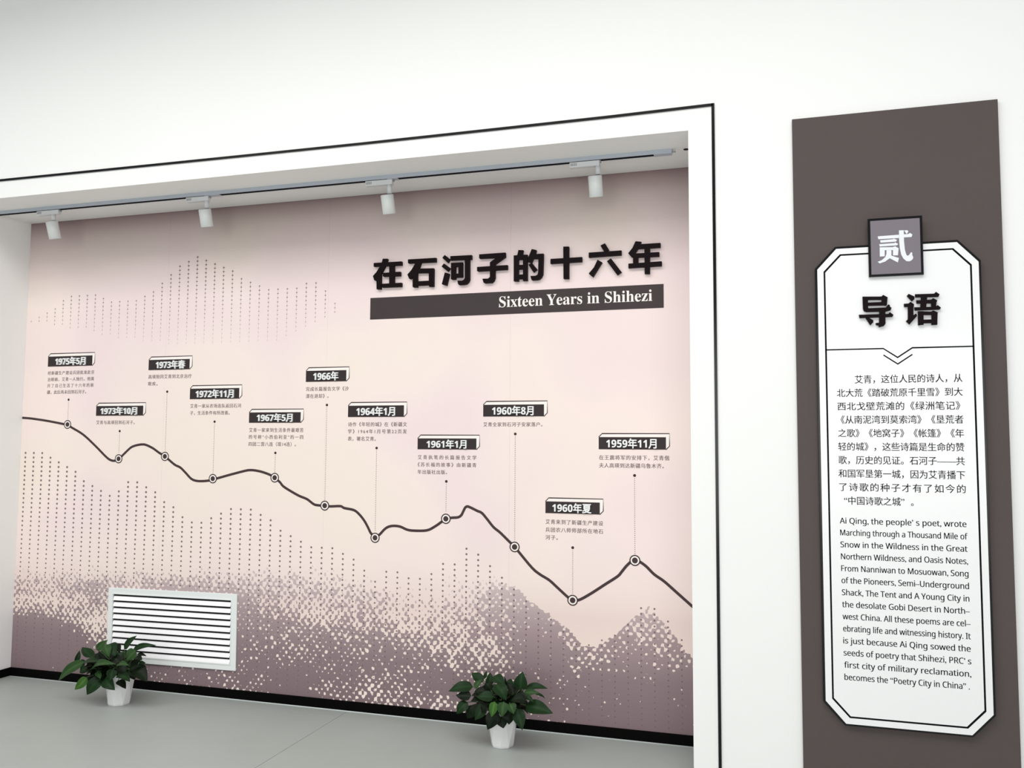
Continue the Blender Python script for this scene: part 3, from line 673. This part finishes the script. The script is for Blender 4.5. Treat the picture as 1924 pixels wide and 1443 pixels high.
V, F = tube([(-0.4705, tyc, ZT-0.012), (-0.452, tyc, ZT-0.012)], 0.004, 8); mb.add(V, F)
mb.build('end_screw', M['adapter_mark'], trk)
SPL = [('left end of the track, beside the niche corner', (97, 416), (104.2, 448.8), (70, 111)), ('second from the left end of the track', (384.5, 393), (389.5, 426.3), (351, 393)),
       ('third from the left end of the track', (727, 365.8), (731.6, 402), (688, 738)), ('nearest the right jamb of the niche', (1117.7, 330), (1120.5, 370.2), (1071, 1127))]
for nm, pt, pb, (ax0, ax1) in SPL:
    # top of the cylinder hangs from the track plane; it leans towards the wall
    A_ = onY(pt[0], pt[1], tyc+0.004); B_ = onY(pb[0], pb[1], tyc+0.034)
    t = empty('spotlight', (A_.x, tyc, TB)); tag(t, 'white cylinder track spotlight, %s' % nm, 'spotlight', 'spotlights on the ceiling track')
    ym = pt[1]-30
    xa = onZ(ax0, ym, TB-0.02).x; xb = onZ(ax1, ym, TB-0.02).x
    for q in range(2):
        zt_ = TB-0.03
        p = pix((xa, tyc, zt_)); q_ = pix((xb, tyc, zt_)); xa += (ax0-p[0])/ (FPX/(Vector((xa, tyc, zt_))-CAM).dot(fw)); xb += (ax1-q_[0])/(FPX/(Vector((xb, tyc, zt_))-CAM).dot(fw))
    ad = MB().box(xa, xb, tyc-0.014, tyc+0.014, TB-0.030, TB-0.0021).build('adapter_box', M['adapter'], t); bevel(ad, 0.002)
    mk_ = MB()
    for k in range(5): mk_.box(xa+0.006+k*0.007, xa+0.010+k*0.007, tyc-0.0148, tyc-0.0139, TB-0.022, TB-0.008)
    o = mk_.build('adapter_marks', M['adapter_mark'])
    o.parent = ad; o.matrix_parent_inverse = Matrix.Identity(4)
    MB().box(xb-0.012, xb+0.006, tyc-0.009, tyc+0.009, TB-0.012, TB-0.0021).build('lock_tab', M['adapter_mark'], t)
    jx = A_.x+0.016
    V, F = tube([(jx, tyc, TB-0.028), (jx, tyc+0.001, A_.z+0.004)], 0.0135, 12); raw('swivel_stem', V, F, M['adapter'], t, True)
    ax = (B_-A_).normalized(); R_ = 0.0355; L_ = (B_-A_).length
    u = ax.orthogonal().normalized(); v = ax.cross(u); n = 40; V = []; F = []
    prof = [(0.0, R_-0.003), (0.003, R_), (L_-0.001, R_), (L_, R_-0.0015), (L_-0.001, R_-0.004), (L_-0.018, R_-0.006)]
    for s_, r in prof: V += [A_+ax*s_+(u*math.cos(2*PI*k/n)+v*math.sin(2*PI*k/n))*r for k in range(n)]
    for i in range(len(prof)-1):
        for k in range(n): F.append((i*n+k, i*n+(k+1) % n, (i+1)*n+(k+1) % n, (i+1)*n+k))
    F.append(tuple(range(n-1, -1, -1)))
    hd = raw('lamp_housing', V, F, M['lamp'], t, True)
    V = [A_+ax*(L_-0.018)+(u*math.cos(2*PI*k/n)+v*math.sin(2*PI*k/n))*(R_-0.0055) for k in range(n)]
    ln = raw('lamp_lens', V, [tuple(range(n))], M['lens']); ln.parent = hd; ln.matrix_parent_inverse = Matrix.Identity(4)

# ================================================================== AIR VENT
vent = empty('air_vent', ((VX0+VX1)/2, MY, (VZ0+VZ1)/2)); tag(vent, 'white louvred air grille set low in the mural behind the left plant', 'vent')
FW_ = 0.0385; yv = MY-0.010
outer = [(VX0, VZ0), (VX1, VZ0), (VX1, VZ1), (VX0, VZ1)]; inner = [(VX0+FW_, VZ0+FW_), (VX1-FW_, VZ0+FW_), (VX1-FW_, VZ1-FW_), (VX0+FW_, VZ1-FW_)]
V, F = ringprism(outer, inner, yv, MY-0.0004); fr = raw('vent_frame', V, F, M['vent'], vent); bevel(fr, 0.0025, 2)
i2 = [(VX0+FW_-0.006, VZ0+FW_-0.006), (VX1-FW_+0.006, VZ0+FW_-0.006), (VX1-FW_+0.006, VZ1-FW_+0.006), (VX0+FW_-0.006, VZ1-FW_+0.006)]
V, F = ringprism(i2, inner, yv-0.003, yv); raw('frame_lip', V, F, M['vent'], vent)
MB().box(inner[0][0], inner[1][0], MY-0.0009, MY-0.0004, inner[0][1], inner[2][1]).build('vent_backing', M['void'], vent)
ns = 10; ih = inner[2][1]-inner[0][1]; pitch = ih/ns
prof = [(-0.0140, 0.0), (-0.0112, 0.25), (-0.0078, 0.46), (-0.0045, 0.62), (-0.0020, 0.665), (-0.0010, 0.65), (-0.0034, 0.57), (-0.0066, 0.43), (-0.0098, 0.23), (-0.0124, 0.0)]
V = []; F = []; n = len(prof); xa, xb = inner[0][0]+0.003, inner[1][0]-0.003
for x in (xa, xb): V += [(x, MY+dy, t*pitch) for dy, t in prof]
for k in range(n): F.append((k, (k+1) % n, n+(k+1) % n, n+k))
F += [tuple(range(n)), tuple(range(2*n-1, n-1, -1))]
sl = raw('vent_slat', V, F, M['slat'], vent); sl.location.z = inner[0][1]
for k in range(1, ns):
    c = sl.copy(); COL.objects.link(c); c.location.z = inner[0][1]+k*pitch

vent.rotation_euler = (0, -0.0095, 0)

# ================================================================== RIGHT-HAND BOARD
YB = -0.020; YO = -0.040; YWf = -0.0435; YP = -0.056
pnl = MB().box(0.0925, 0.9185, YB, -0.0004, 0.0, 2.9753).build('display_panel', M['board']); bevel(pnl, 0.0012)
tag(pnl, 'tall grey brown display panel fixed to the white wall right of the niche', 'panel')
board = empty('text_board', (0.5035, YB, 0.342)); tag(board, 'white eight sided text board edged in black on the grey brown panel', 'board')
def octo(x0, x1, z0, z1, cx, cz): return [(x0+cx, z0), (x1-cx, z0), (x1, z0+cz), (x1, z1-cz), (x1-cx, z1), (x0+cx, z1), (x0, z1-cz), (x0, z0+cz)]
Oc = [onY(x, y, YO) for x, y in ((1568,464.2),(1800.8,450),(1843.7,489),(1870.4,1345.5),(1830,1385.7),(1590.2,1363.3),(1548,1318.2),(1530.3,505.4))]
ox0 = (Oc[6].x+Oc[7].x)/2; ox1 = (Oc[2].x+Oc[3].x)/2; oz1 = (Oc[0].z+Oc[1].z)/2; oz0 = (Oc[4].z+Oc[5].z)/2
o = MB().prism(octo(ox0, ox1, oz0, oz1, 0.084, 0.0915), YO, YB).build('black_backing', M['black_gloss'], board); bevel(o, 0.001)
def octpx(pts, Y):
    q = [onY(x, y, Y) for x, y in pts]
    return (q[6].x+q[7].x)/2, (q[2].x+q[3].x)/2, (q[4].z+q[5].z)/2, (q[0].z+q[1].z)/2, ((q[0].x-q[7].x)+(q[2].x-q[1].x))/2, ((q[0].z-q[7].z)+(q[1].z-q[2].z))/2
wi = octpx(((1570.4,468.3),(1798.3,454.3),(1838.8,491.4),(1866.8,1343),(1826.5,1382),(1592.6,1359.7),(1552.4,1316.3),(1534.7,507)), YWf)
MB().prism(octo(*wi), YWf, YO).build('white_face', M['plate'], board)
Yi = YWf-0.0004
li = octpx(((1577.6,478.5),(1792.3,465.4),(1826.2,496.7),(1853,1337.5),(1821,1369.3),(1596.7,1348.9),(1564.9,1312.7),(1546,510.8)), YWf)
lo = octo(*li); ins = 0.0070
V, F = ringprism(lo, octo(li[0]+ins, li[1]-ins, li[2]+ins, li[3]-ins, li[4]-ins*0.45, li[5]-ins*0.4), Yi, YWf)
raw('border_line', V, F, M['ink'], board)
def Xs(pts): return [(onY(x, y, YWf).x, onY(x, y, YWf).z) for x, y in pts]
dv = Xs([(1549.8,657.7),(1659.6,655),(1686.5,671.6),(1714,653.4),(1829.7,650.4)])
zl = (dv[0][1]+dv[1][1]+dv[3][1]+dv[4][1])/4
dv = [(li[0], zl), (dv[1][0], zl), (dv[2][0], dv[2][1]), (dv[3][0], zl), (li[1], zl)]
mb = MB(); mb.add(*ribbon(dv, 0.0054, Yi))
gap = onY(1686.5, 671.6, YWf).z-onY(1686.5, 683.9, YWf).z
mb.add(*ribbon([(dv[1][0], zl-gap), (dv[2][0], dv[2][1]-gap), (dv[3][0], zl-gap)], 0.0050, Yi))
mb.build('divider_line', M['ink'], board)
CN = [('艾青，这位人民的诗人，从', 1606, 1808), ('北大荒《踏破荒原千里雪》到大', 1572.3, 1808.5), ('西北戈壁荒滩的《绿洲笔记》', 1573.5, 1804), ('《从南泥湾到莫索湾》《垦荒者', 1579.5, 1810),
      ('之歌》《地窝子》《帐篷》《年', 1574.8, 1811), ('轻的城》，这些诗篇是生命的赞', 1574.8, 1811.7), ('歌，历史的见证。石河子——共', 1575.3, 1812.5), ('和国军垦第一城，因为艾青播下', 1575.5, 1813),
      ('了诗歌的种子才有了如今的', 1576.7, 1814.2), ('“中国诗歌之城”', 1586, 1699)]
mb = MB()
for i, (ln, a, b) in enumerate(CN):
    zc_ = 1.7974-0.0574*i; yy = pix((0.257, YWf, zc_))[1]
    V, F = fit_line(ln, onY(a, yy, YWf).x, onY(b, yy, YWf).x, zc_-0.0148, 0.0380, Yi, 0.0, 3); V, F = heavier(V, F, 0.0005); raw('text_line', V, F, M['ink'], board)
zc_ = 1.7974-0.0574*9
raw('full_stop', *annulus(onY(1714, 943, YWf).x, zc_-0.0120, 0.0052, 0.0030, Yi, 16), M['ink'], board)
EN = [('Ai Qing, the people’ s poet, wrote', 1577.7, 1815.5), ('Marching through a Thousand Mile of', 1578.5, 1817.5), ('Snow in the Wildness in the Great', 1579, 1817.5), ('Northern Wildness, and Oasis Notes,', 1580, 1818.5),
      ('From Nanniwan to Mosuowan, Song', 1580.5, 1819.3), ('of the Pioneers, Semi–Underground', 1581, 1820.3), ('Shack, The Tent and A Young City in', 1581.7, 1821), ('the desolate Gobi Desert in North–', 1582.2, 1821.7),
      ('west China. All these poems are cel–', 1583, 1823), ('ebrating life and witnessing history. It', 1584, 1823.5), ('is just because Ai Qing sowed the', 1584.2, 1823.4), ('seeds of poetry that Shihezi, PRC’ s', 1585, 1824.6),
      ('first city of military reclamation,', 1586, 1824.6), ('becomes the “Poetry City in China” .', 1586.6, 1821.7)]
mb = MB()
for i, (ln, a, b) in enumerate(EN):
    zc_ = 1.1932-0.05014*i; yl = pix((0.257, YWf, zc_))[1]; yr = pix((0.76, YWf, zc_))[1]
    V, F = fit_line(msans(ln), onY(a, yl, YWf).x, onY(b, yr, YWf).x, zc_-0.0105, 0.0340, Yi, 0.0, 3); V, F = heavier(V, F, 0.0009); raw('text_line', V, F, M['ink'], board)

# square number plaque
pq = [onY(x, y, YP) for x, y in ((1631,411.3),(1733,404.8),(1735.3,515.6),(1632,520.7))]
px0 = (pq[0].x+pq[3].x)/2; px1 = (pq[1].x+pq[2].x)/2; pz1 = (pq[0].z+pq[1].z)/2; pz0 = (pq[2].z+pq[3].z)/2
plq = empty('number_plaque', ((px0+px1)/2, YB, pz0)); tag(plq, 'square grey violet plaque with white character 贰 over the top of the text board', 'plaque')
fw1 = 0.0098
V, F = ringprism([(px0, pz0), (px1, pz0), (px1, pz1), (px0, pz1)], [(px0+fw1, pz0+fw1), (px1-fw1, pz0+fw1), (px1-fw1, pz1-fw1), (px0+fw1, pz1-fw1)], YP, YWf-0.0006)
raw('plaque_frame', V, F, M['black_gloss'], plq)
MB().prism([(px0+fw1, pz0+fw1), (px1-fw1, pz0+fw1), (px1-fw1, pz1-fw1), (px0+fw1, pz1-fw1)], YP+0.0006, YWf-0.0006).build('plaque_face', M['plaque'], plq)
MB().prism([(px0+0.02, oz1+0.006), (px1-0.02, oz1+0.006), (px1-0.02, pz1-0.02), (px0+0.02, pz1-0.02)], YWf-0.0006, YB-0.0004).build('plaque_spacer', M['black_matt'], plq)
ER = [[(350,590),(830,553),(830,628),(365,655)],
 [(830,455),(938,452),(945,700),(965,900),(1000,1010),(1025,1030),(1060,1010),(1100,950),(1130,955),(1130,1010),(1155,1070),(1130,1120),(1070,1155),(1000,1150),(930,1090),(880,1000),(850,850),(835,700)],
 [(938,545),(1040,538),(1080,512),(1135,550),(1115,605),(938,615)], [(945,455),(1020,452),(1045,480),(1005,540)],
 [(405,680),(700,655),(710,640),(790,672),(760,710),(415,733)], [(385,768),(735,742),(745,725),(815,765),(780,795),(395,820)],
 [(395,838),(508,838),(508,1040),(398,1048)], [(395,838),(690,835),(740,815),(825,860),(815,900),(400,905)], [(695,850),(822,860),(808,1020),(695,1022)],
 [(548,905),(660,905),(660,1025),(620,1085),(520,1160),(395,1203),(350,1165),(440,1130),(520,1060),(548,990)], [(620,1085),(640,1020),(830,1080),(805,1180)]]
V, F = strokes(ER, 1620, 395, 12.025, YP+0.0002, YP+0.0006); raw('plaque_character', V, F, M['plaque_white'], plq)
DAO = [[(222,238),(328,238),(332,460),(345,472),(300,545),(250,525),(232,480)], [(222,238),(600,236),(635,203),(728,252),(712,300),(225,304)], [(605,250),(722,258),(712,400),(700,418),(605,410)],
 [(325,358),(620,345),(700,350),(700,412),(330,420)], [(330,472),(690,456),(735,395),(768,405),(770,440),(803,462),(785,510),(700,535),(300,545),(250,525)],
 [(150,602),(740,585),(770,550),(843,603),(820,643),(162,667)], [(560,540),(680,535),(682,780),(650,825),(555,852),(545,815),(495,808),(488,768),(555,760)], [(285,668),(350,660),(438,715),(435,755),(378,810)]]
YU = [[(1148,183),(1265,235),(1262,290),(1215,332),(1113,222)], [(1055,382),(1145,375),(1185,342),(1257,390),(1245,470),(1245,610),(1300,575),(1318,625),(1165,795),(1095,728),(1135,690),(1135,440),(1062,445)],
 [(1278,190),(1660,178),(1695,142),(1768,190),(1745,240),(1282,252)], [(1400,245),(1520,240),(1500,450),(1385,450)], [(1302,312),(1600,298),(1640,268),(1722,312),(1700,370),(1310,375)],
 [(1600,330),(1705,350),(1700,450),(1605,450)], [(1265,452),(1690,440),(1730,408),(1797,460),(1770,495),(1275,515)], [(1335,530),(1445,530),(1448,800),(1340,812)],
 [(1335,530),(1600,540),(1640,515),(1735,555),(1715,605),(1340,605)], [(1610,560),(1728,560),(1722,800),(1610,806)], [(1440,700),(1615,695),(1615,768),(1445,770)]]
for nm, P, od in (('导', DAO, 'left'), ('语', YU, 'right')):
    V, F = strokes(P, 1600, 535, 10.69, YWf-0.012, YWf)
    tag(raw('heading_character', V, F, M['letter_black']), 'raised black brush style character %s, %s of the two heading the text board' % (nm, od), 'letter', 'raised heading characters on the text board')

# ================================================================== POTTED PLANTS
def leaf(parent, B, T, w, kind, rnd, face=None):
    ax = T-B; L_ = ax.length; ax.normalize()
    toc = (CAM-B).normalized()
    n = (toc*1.0+Vector((0, 0, 0.55))+Vector((rnd.uniform(-.35, .35), rnd.uniform(-.35, .35), rnd.uniform(-.2, .2)))).normalized()
    if face: n = Vector(face).normalized()
    n = (n-ax*n.dot(ax)).normalized(); s = ax.cross(n)
    fold = rnd.uniform(0.12, 0.3); arch = rnd.uniform(0.05, 0.16)*L_; curl = rnd.uniform(-0.05, 0.05)*L_
    V = []; F = []; A = []; nt, nv = 10, 6
    for i in range(nt+1):
        t = i/nt
        prof = (t**0.5)*(1-t)*2.6 if 0 < t < 1 else 0.015
        hw_ = w*0.5*prof
        c = B+ax*(L_*t)+n*(arch*math.sin(PI*t))+s*(curl*math.sin(PI*t))
        for j in range(nv+1):
            v = 2.0*j/nv-1
            V.append(c+s*(v*hw_)+n*(fold*abs(v)*hw_-0.25*fold*hw_+0.03*w*math.sin(9*t+3*v)*abs(v)))
            A.append(1.0 if j == nv//2 else 0.0)
    for i in range(nt):
        for j in range(nv): k = i*(nv+1)+j; F.append((k, k+1, k+nv+2, k+nv+1))
    return raw('leaf', V, F, LEAF[kind], parent, True, {'rib': A})
def plant(name, label, botpx, nfac, sx, sy, k, spec, fill_c, fill_r, seed, rim_r, foot_r, ht, rot):
    rnd = random.Random(seed)
    f = onZ(*botpx, 0.0); cx, cy = f.x, f.y+foot_r*0.92
    root = empty('potted_plant', (cx, cy, 0)); tag(root, label, 'potted plant', 'potted plants on the niche floor')
    n = 8; V = []; F = []
    rings = [(0.0, foot_r*0.93, 0), (0.010, foot_r, 0), (ht, rim_r, 0.5), (ht+0.012, rim_r*1.02, 0.5), (ht+0.012, rim_r*0.93, 0.5), (ht-0.03, rim_r*0.88, 0.5)]
    for z, r, sh in rings: V += [(cx+r*math.cos(rot+2*PI*(q+sh)/n), cy+r*math.sin(rot+2*PI*(q+sh)/n), z) for q in range(n)]
    for i in range(len(rings)-1):
        for q in range(n):
            a, b, c, d = i*n+q, i*n+(q+1) % n, (i+1)*n+(q+1) % n, (i+1)*n+q
            if i == 1: F += [(a, b, d), (b, c, d)]
            else: F.append((a, b, c, d))
    F.append(tuple(range(n-1, -1, -1)))
    pot = raw('plant_pot', V, F, M['pot'], root); bevel(pot, 0.0016)
    V = [(cx+rim_r*0.87*math.cos(rot+2*PI*(q+.5)/n), cy+rim_r*0.87*math.sin(rot+2*PI*(q+.5)/n), ht-0.02) for q in range(n)]+[(cx, cy, ht-0.006)]
    raw('potting_soil', V, [(q, (q+1) % n, n) for q in range(n)], M['soil'], root)
    stems = MB(); ctr = Vector((cx, cy, ht+0.0))
    def stem(Bp):
        st = Vector((cx+rnd.uniform(-.35, .35)*rim_r, cy+rnd.uniform(-.35, .35)*rim_r, ht-0.02))
        mid = (st+Bp)/2+Vector((0, 0, 0.03+0.1*abs((Bp-st).xy.length))); pts = []
        for q in range(7):
            t = q/6; pts.append(st*(1-t)**2+mid*2*t*(1-t)+Bp*t*t)
        stems.add(*tube(pts, [0.0032-0.0012*q/6 for q in range(7)], 5))
    for (bx, by, tx, ty, w, kd, db, dt) in spec:
        B = onY(sx+bx/k, sy+by/k, cy+db); T = onY(sx+tx/k, sy+ty/k, cy+dt)
        T.y = min(T.y, MY-0.02)
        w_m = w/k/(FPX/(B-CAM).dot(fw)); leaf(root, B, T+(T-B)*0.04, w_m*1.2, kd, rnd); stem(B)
    fx, fy = fill_c; C0 = onY(sx+fx/k, sy+fy/k, cy)
    for q in range(52):
        th = rnd.uniform(0, 2*PI); el = rnd.uniform(-0.45, 0.8); rr = rnd.uniform(0.25, 0.62)
        d = Vector((math.cos(th)*math.cos(el)*fill_r[0], math.sin(th)*math.cos(el)*fill_r[2], math.sin(el)*fill_r[1]))
        B = C0+d*rr*0.7; T = C0+d*min(0.93, rr+0.42)+Vector((0, 0, -0.02)); T.y = min(T.y, MY-0.02)
        if (T-B).length < 0.05: continue
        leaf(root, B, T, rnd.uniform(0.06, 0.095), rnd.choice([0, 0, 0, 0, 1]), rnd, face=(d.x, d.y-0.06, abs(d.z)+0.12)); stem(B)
    stems.build('stems', M['stem'], root, True)['kind'] = 'stuff'
    return root
# (base x,y, tip x,y, width, shade, depth of base, depth of tip)
P2 = [(490,320,85,395,190,1,-.02,-.04),(460,480,205,470,150,0,-.05,-.06),(400,590,215,785,160,1,-.06,-.08),(470,640,400,870,120,0,-.06,-.08),(660,250,480,85,150,1,.0,.03),(690,180,728,55,50,1,.02,.03),
 (520,340,640,200,90,2,-.05,-.02),(760,300,785,80,120,1,-.02,.0),(860,130,1040,300,160,1,.0,-.05),(1050,360,1035,150,44,0,.0,.0),(1080,220,1200,330,120,1,.02,.0),(1300,375,1345,75,200,1,-.02,-.01),
 (1390,360,1765,355,130,1,.0,.0),(1370,425,1630,430,90,2,-.04,-.04),(1560,440,1730,520,40,1,-.02,.0),(1390,480,1530,580,80,1,-.06,-.07),(1400,640,1850,775,225,1,-.05,-.07),(1250,700,1340,1055,190,1,-.09,-.12),
 (1130,610,1190,785,150,2,-.12,-.14),(1025,585,995,835,165,2,-.13,-.15),(862,580,812,835,130,3,-.13,-.15),(850,500,560,500,175,1,-.11,-.12),(890,280,1060,545,210,1,-.09,-.12),(920,760,745,1052,215,0,-.10,-.12),
 (990,830,1015,1032,185,0,-.10,-.12),(1150,700,1110,965,210,0,-.09,-.11),(690,620,530,890,160,1,-.09,-.11),(610,640,430,860,150,0,-.08,-.09),(1400,560,1150,560,160,0,-.09,-.10),(700,420,520,400,120,0,-.06,-.06),
 (760,620,640,760,130,0,-.10,-.11),(1250,470,1420,520,130,0,-.07,-.08),(800,380,700,260,120,0,-.04,-.03),(1180,420,1090,250,110,0,-.03,-.01)]
P1 = [(560,560,105,895,175,2,-.06,-.09),(410,565,475,362,75,1,-.02,.0),(690,490,535,300,180,1,-.03,-.01),(780,340,978,172,115,2,-.02,.0),(930,250,1010,470,150,2,-.07,-.09),(1010,240,1120,450,190,1,-.03,-.06),
 (1100,240,1200,400,120,0,-.01,-.02),(1280,330,1500,98,125,1,-.02,.0),(1440,350,1850,268,95,1,-.02,.0),(1490,350,1330,530,180,2,-.06,-.08),(1520,420,1682,458,55,0,-.02,-.01),(1460,480,1600,530,130,0,-.05,-.06),
 (1540,620,1665,582,95,1,-.02,-.01),(1160,610,1360,625,110,2,-.11,-.12),(690,690,1105,605,150,2,-.11,-.13),(560,560,870,560,115,1,-.08,-.1),(600,680,480,755,140,1,-.07,-.08),(610,840,395,1058,135,3,-.08,-.11),
 (880,850,615,1148,195,1,-.09,-.12),(950,860,1108,1065,185,1,-.10,-.12),(1080,690,1020,900,150,1,-.11,-.13),(1170,900,1310,1045,130,0,-.09,-.1),(1180,800,1378,915,170,1,-.10,-.12),(1420,680,1690,910,250,0,-.05,-.06),
 (790,740,850,865,95,2,-.12,-.13),(710,780,740,640,95,2,-.09,-.08),(660,830,560,960,130,0,-.06,-.08),(1380,700,1560,640,140,0,-.06,-.05),(560,640,420,560,120,1,-.05,-.05),(1200,560,1050,480,150,0,-.05,-.05),
 (1300,760,1180,640,150,0,-.06,-.05),(1400,860,1500,720,150,0,-.05,-.04),(900,560,760,420,140,0,-.04,-.03),(1400,640,1600,500,110,0,-.01,.0)]
plant('potted_plant', 'left potted plant with narrow drooping leaves in a white faceted pot before the air grille', (210, 1327.2), 8, 100, 1185, 9.62, P1, (1050, 620), (0.17, 0.13, 0.15), 11, 0.082, 0.063, 0.165, 0.25)
plant('potted_plant', 'right potted plant with broad glossy leaves in a white faceted pot nearer the jamb', (938, 1407.2), 8, 835, 1255, 9.162, P2, (960, 560), (0.17, 0.13, 0.15), 23, 0.080, 0.058, 0.165, 0.10)

bpy.data.objects.remove(_to); bpy.data.curves.remove(_tc)
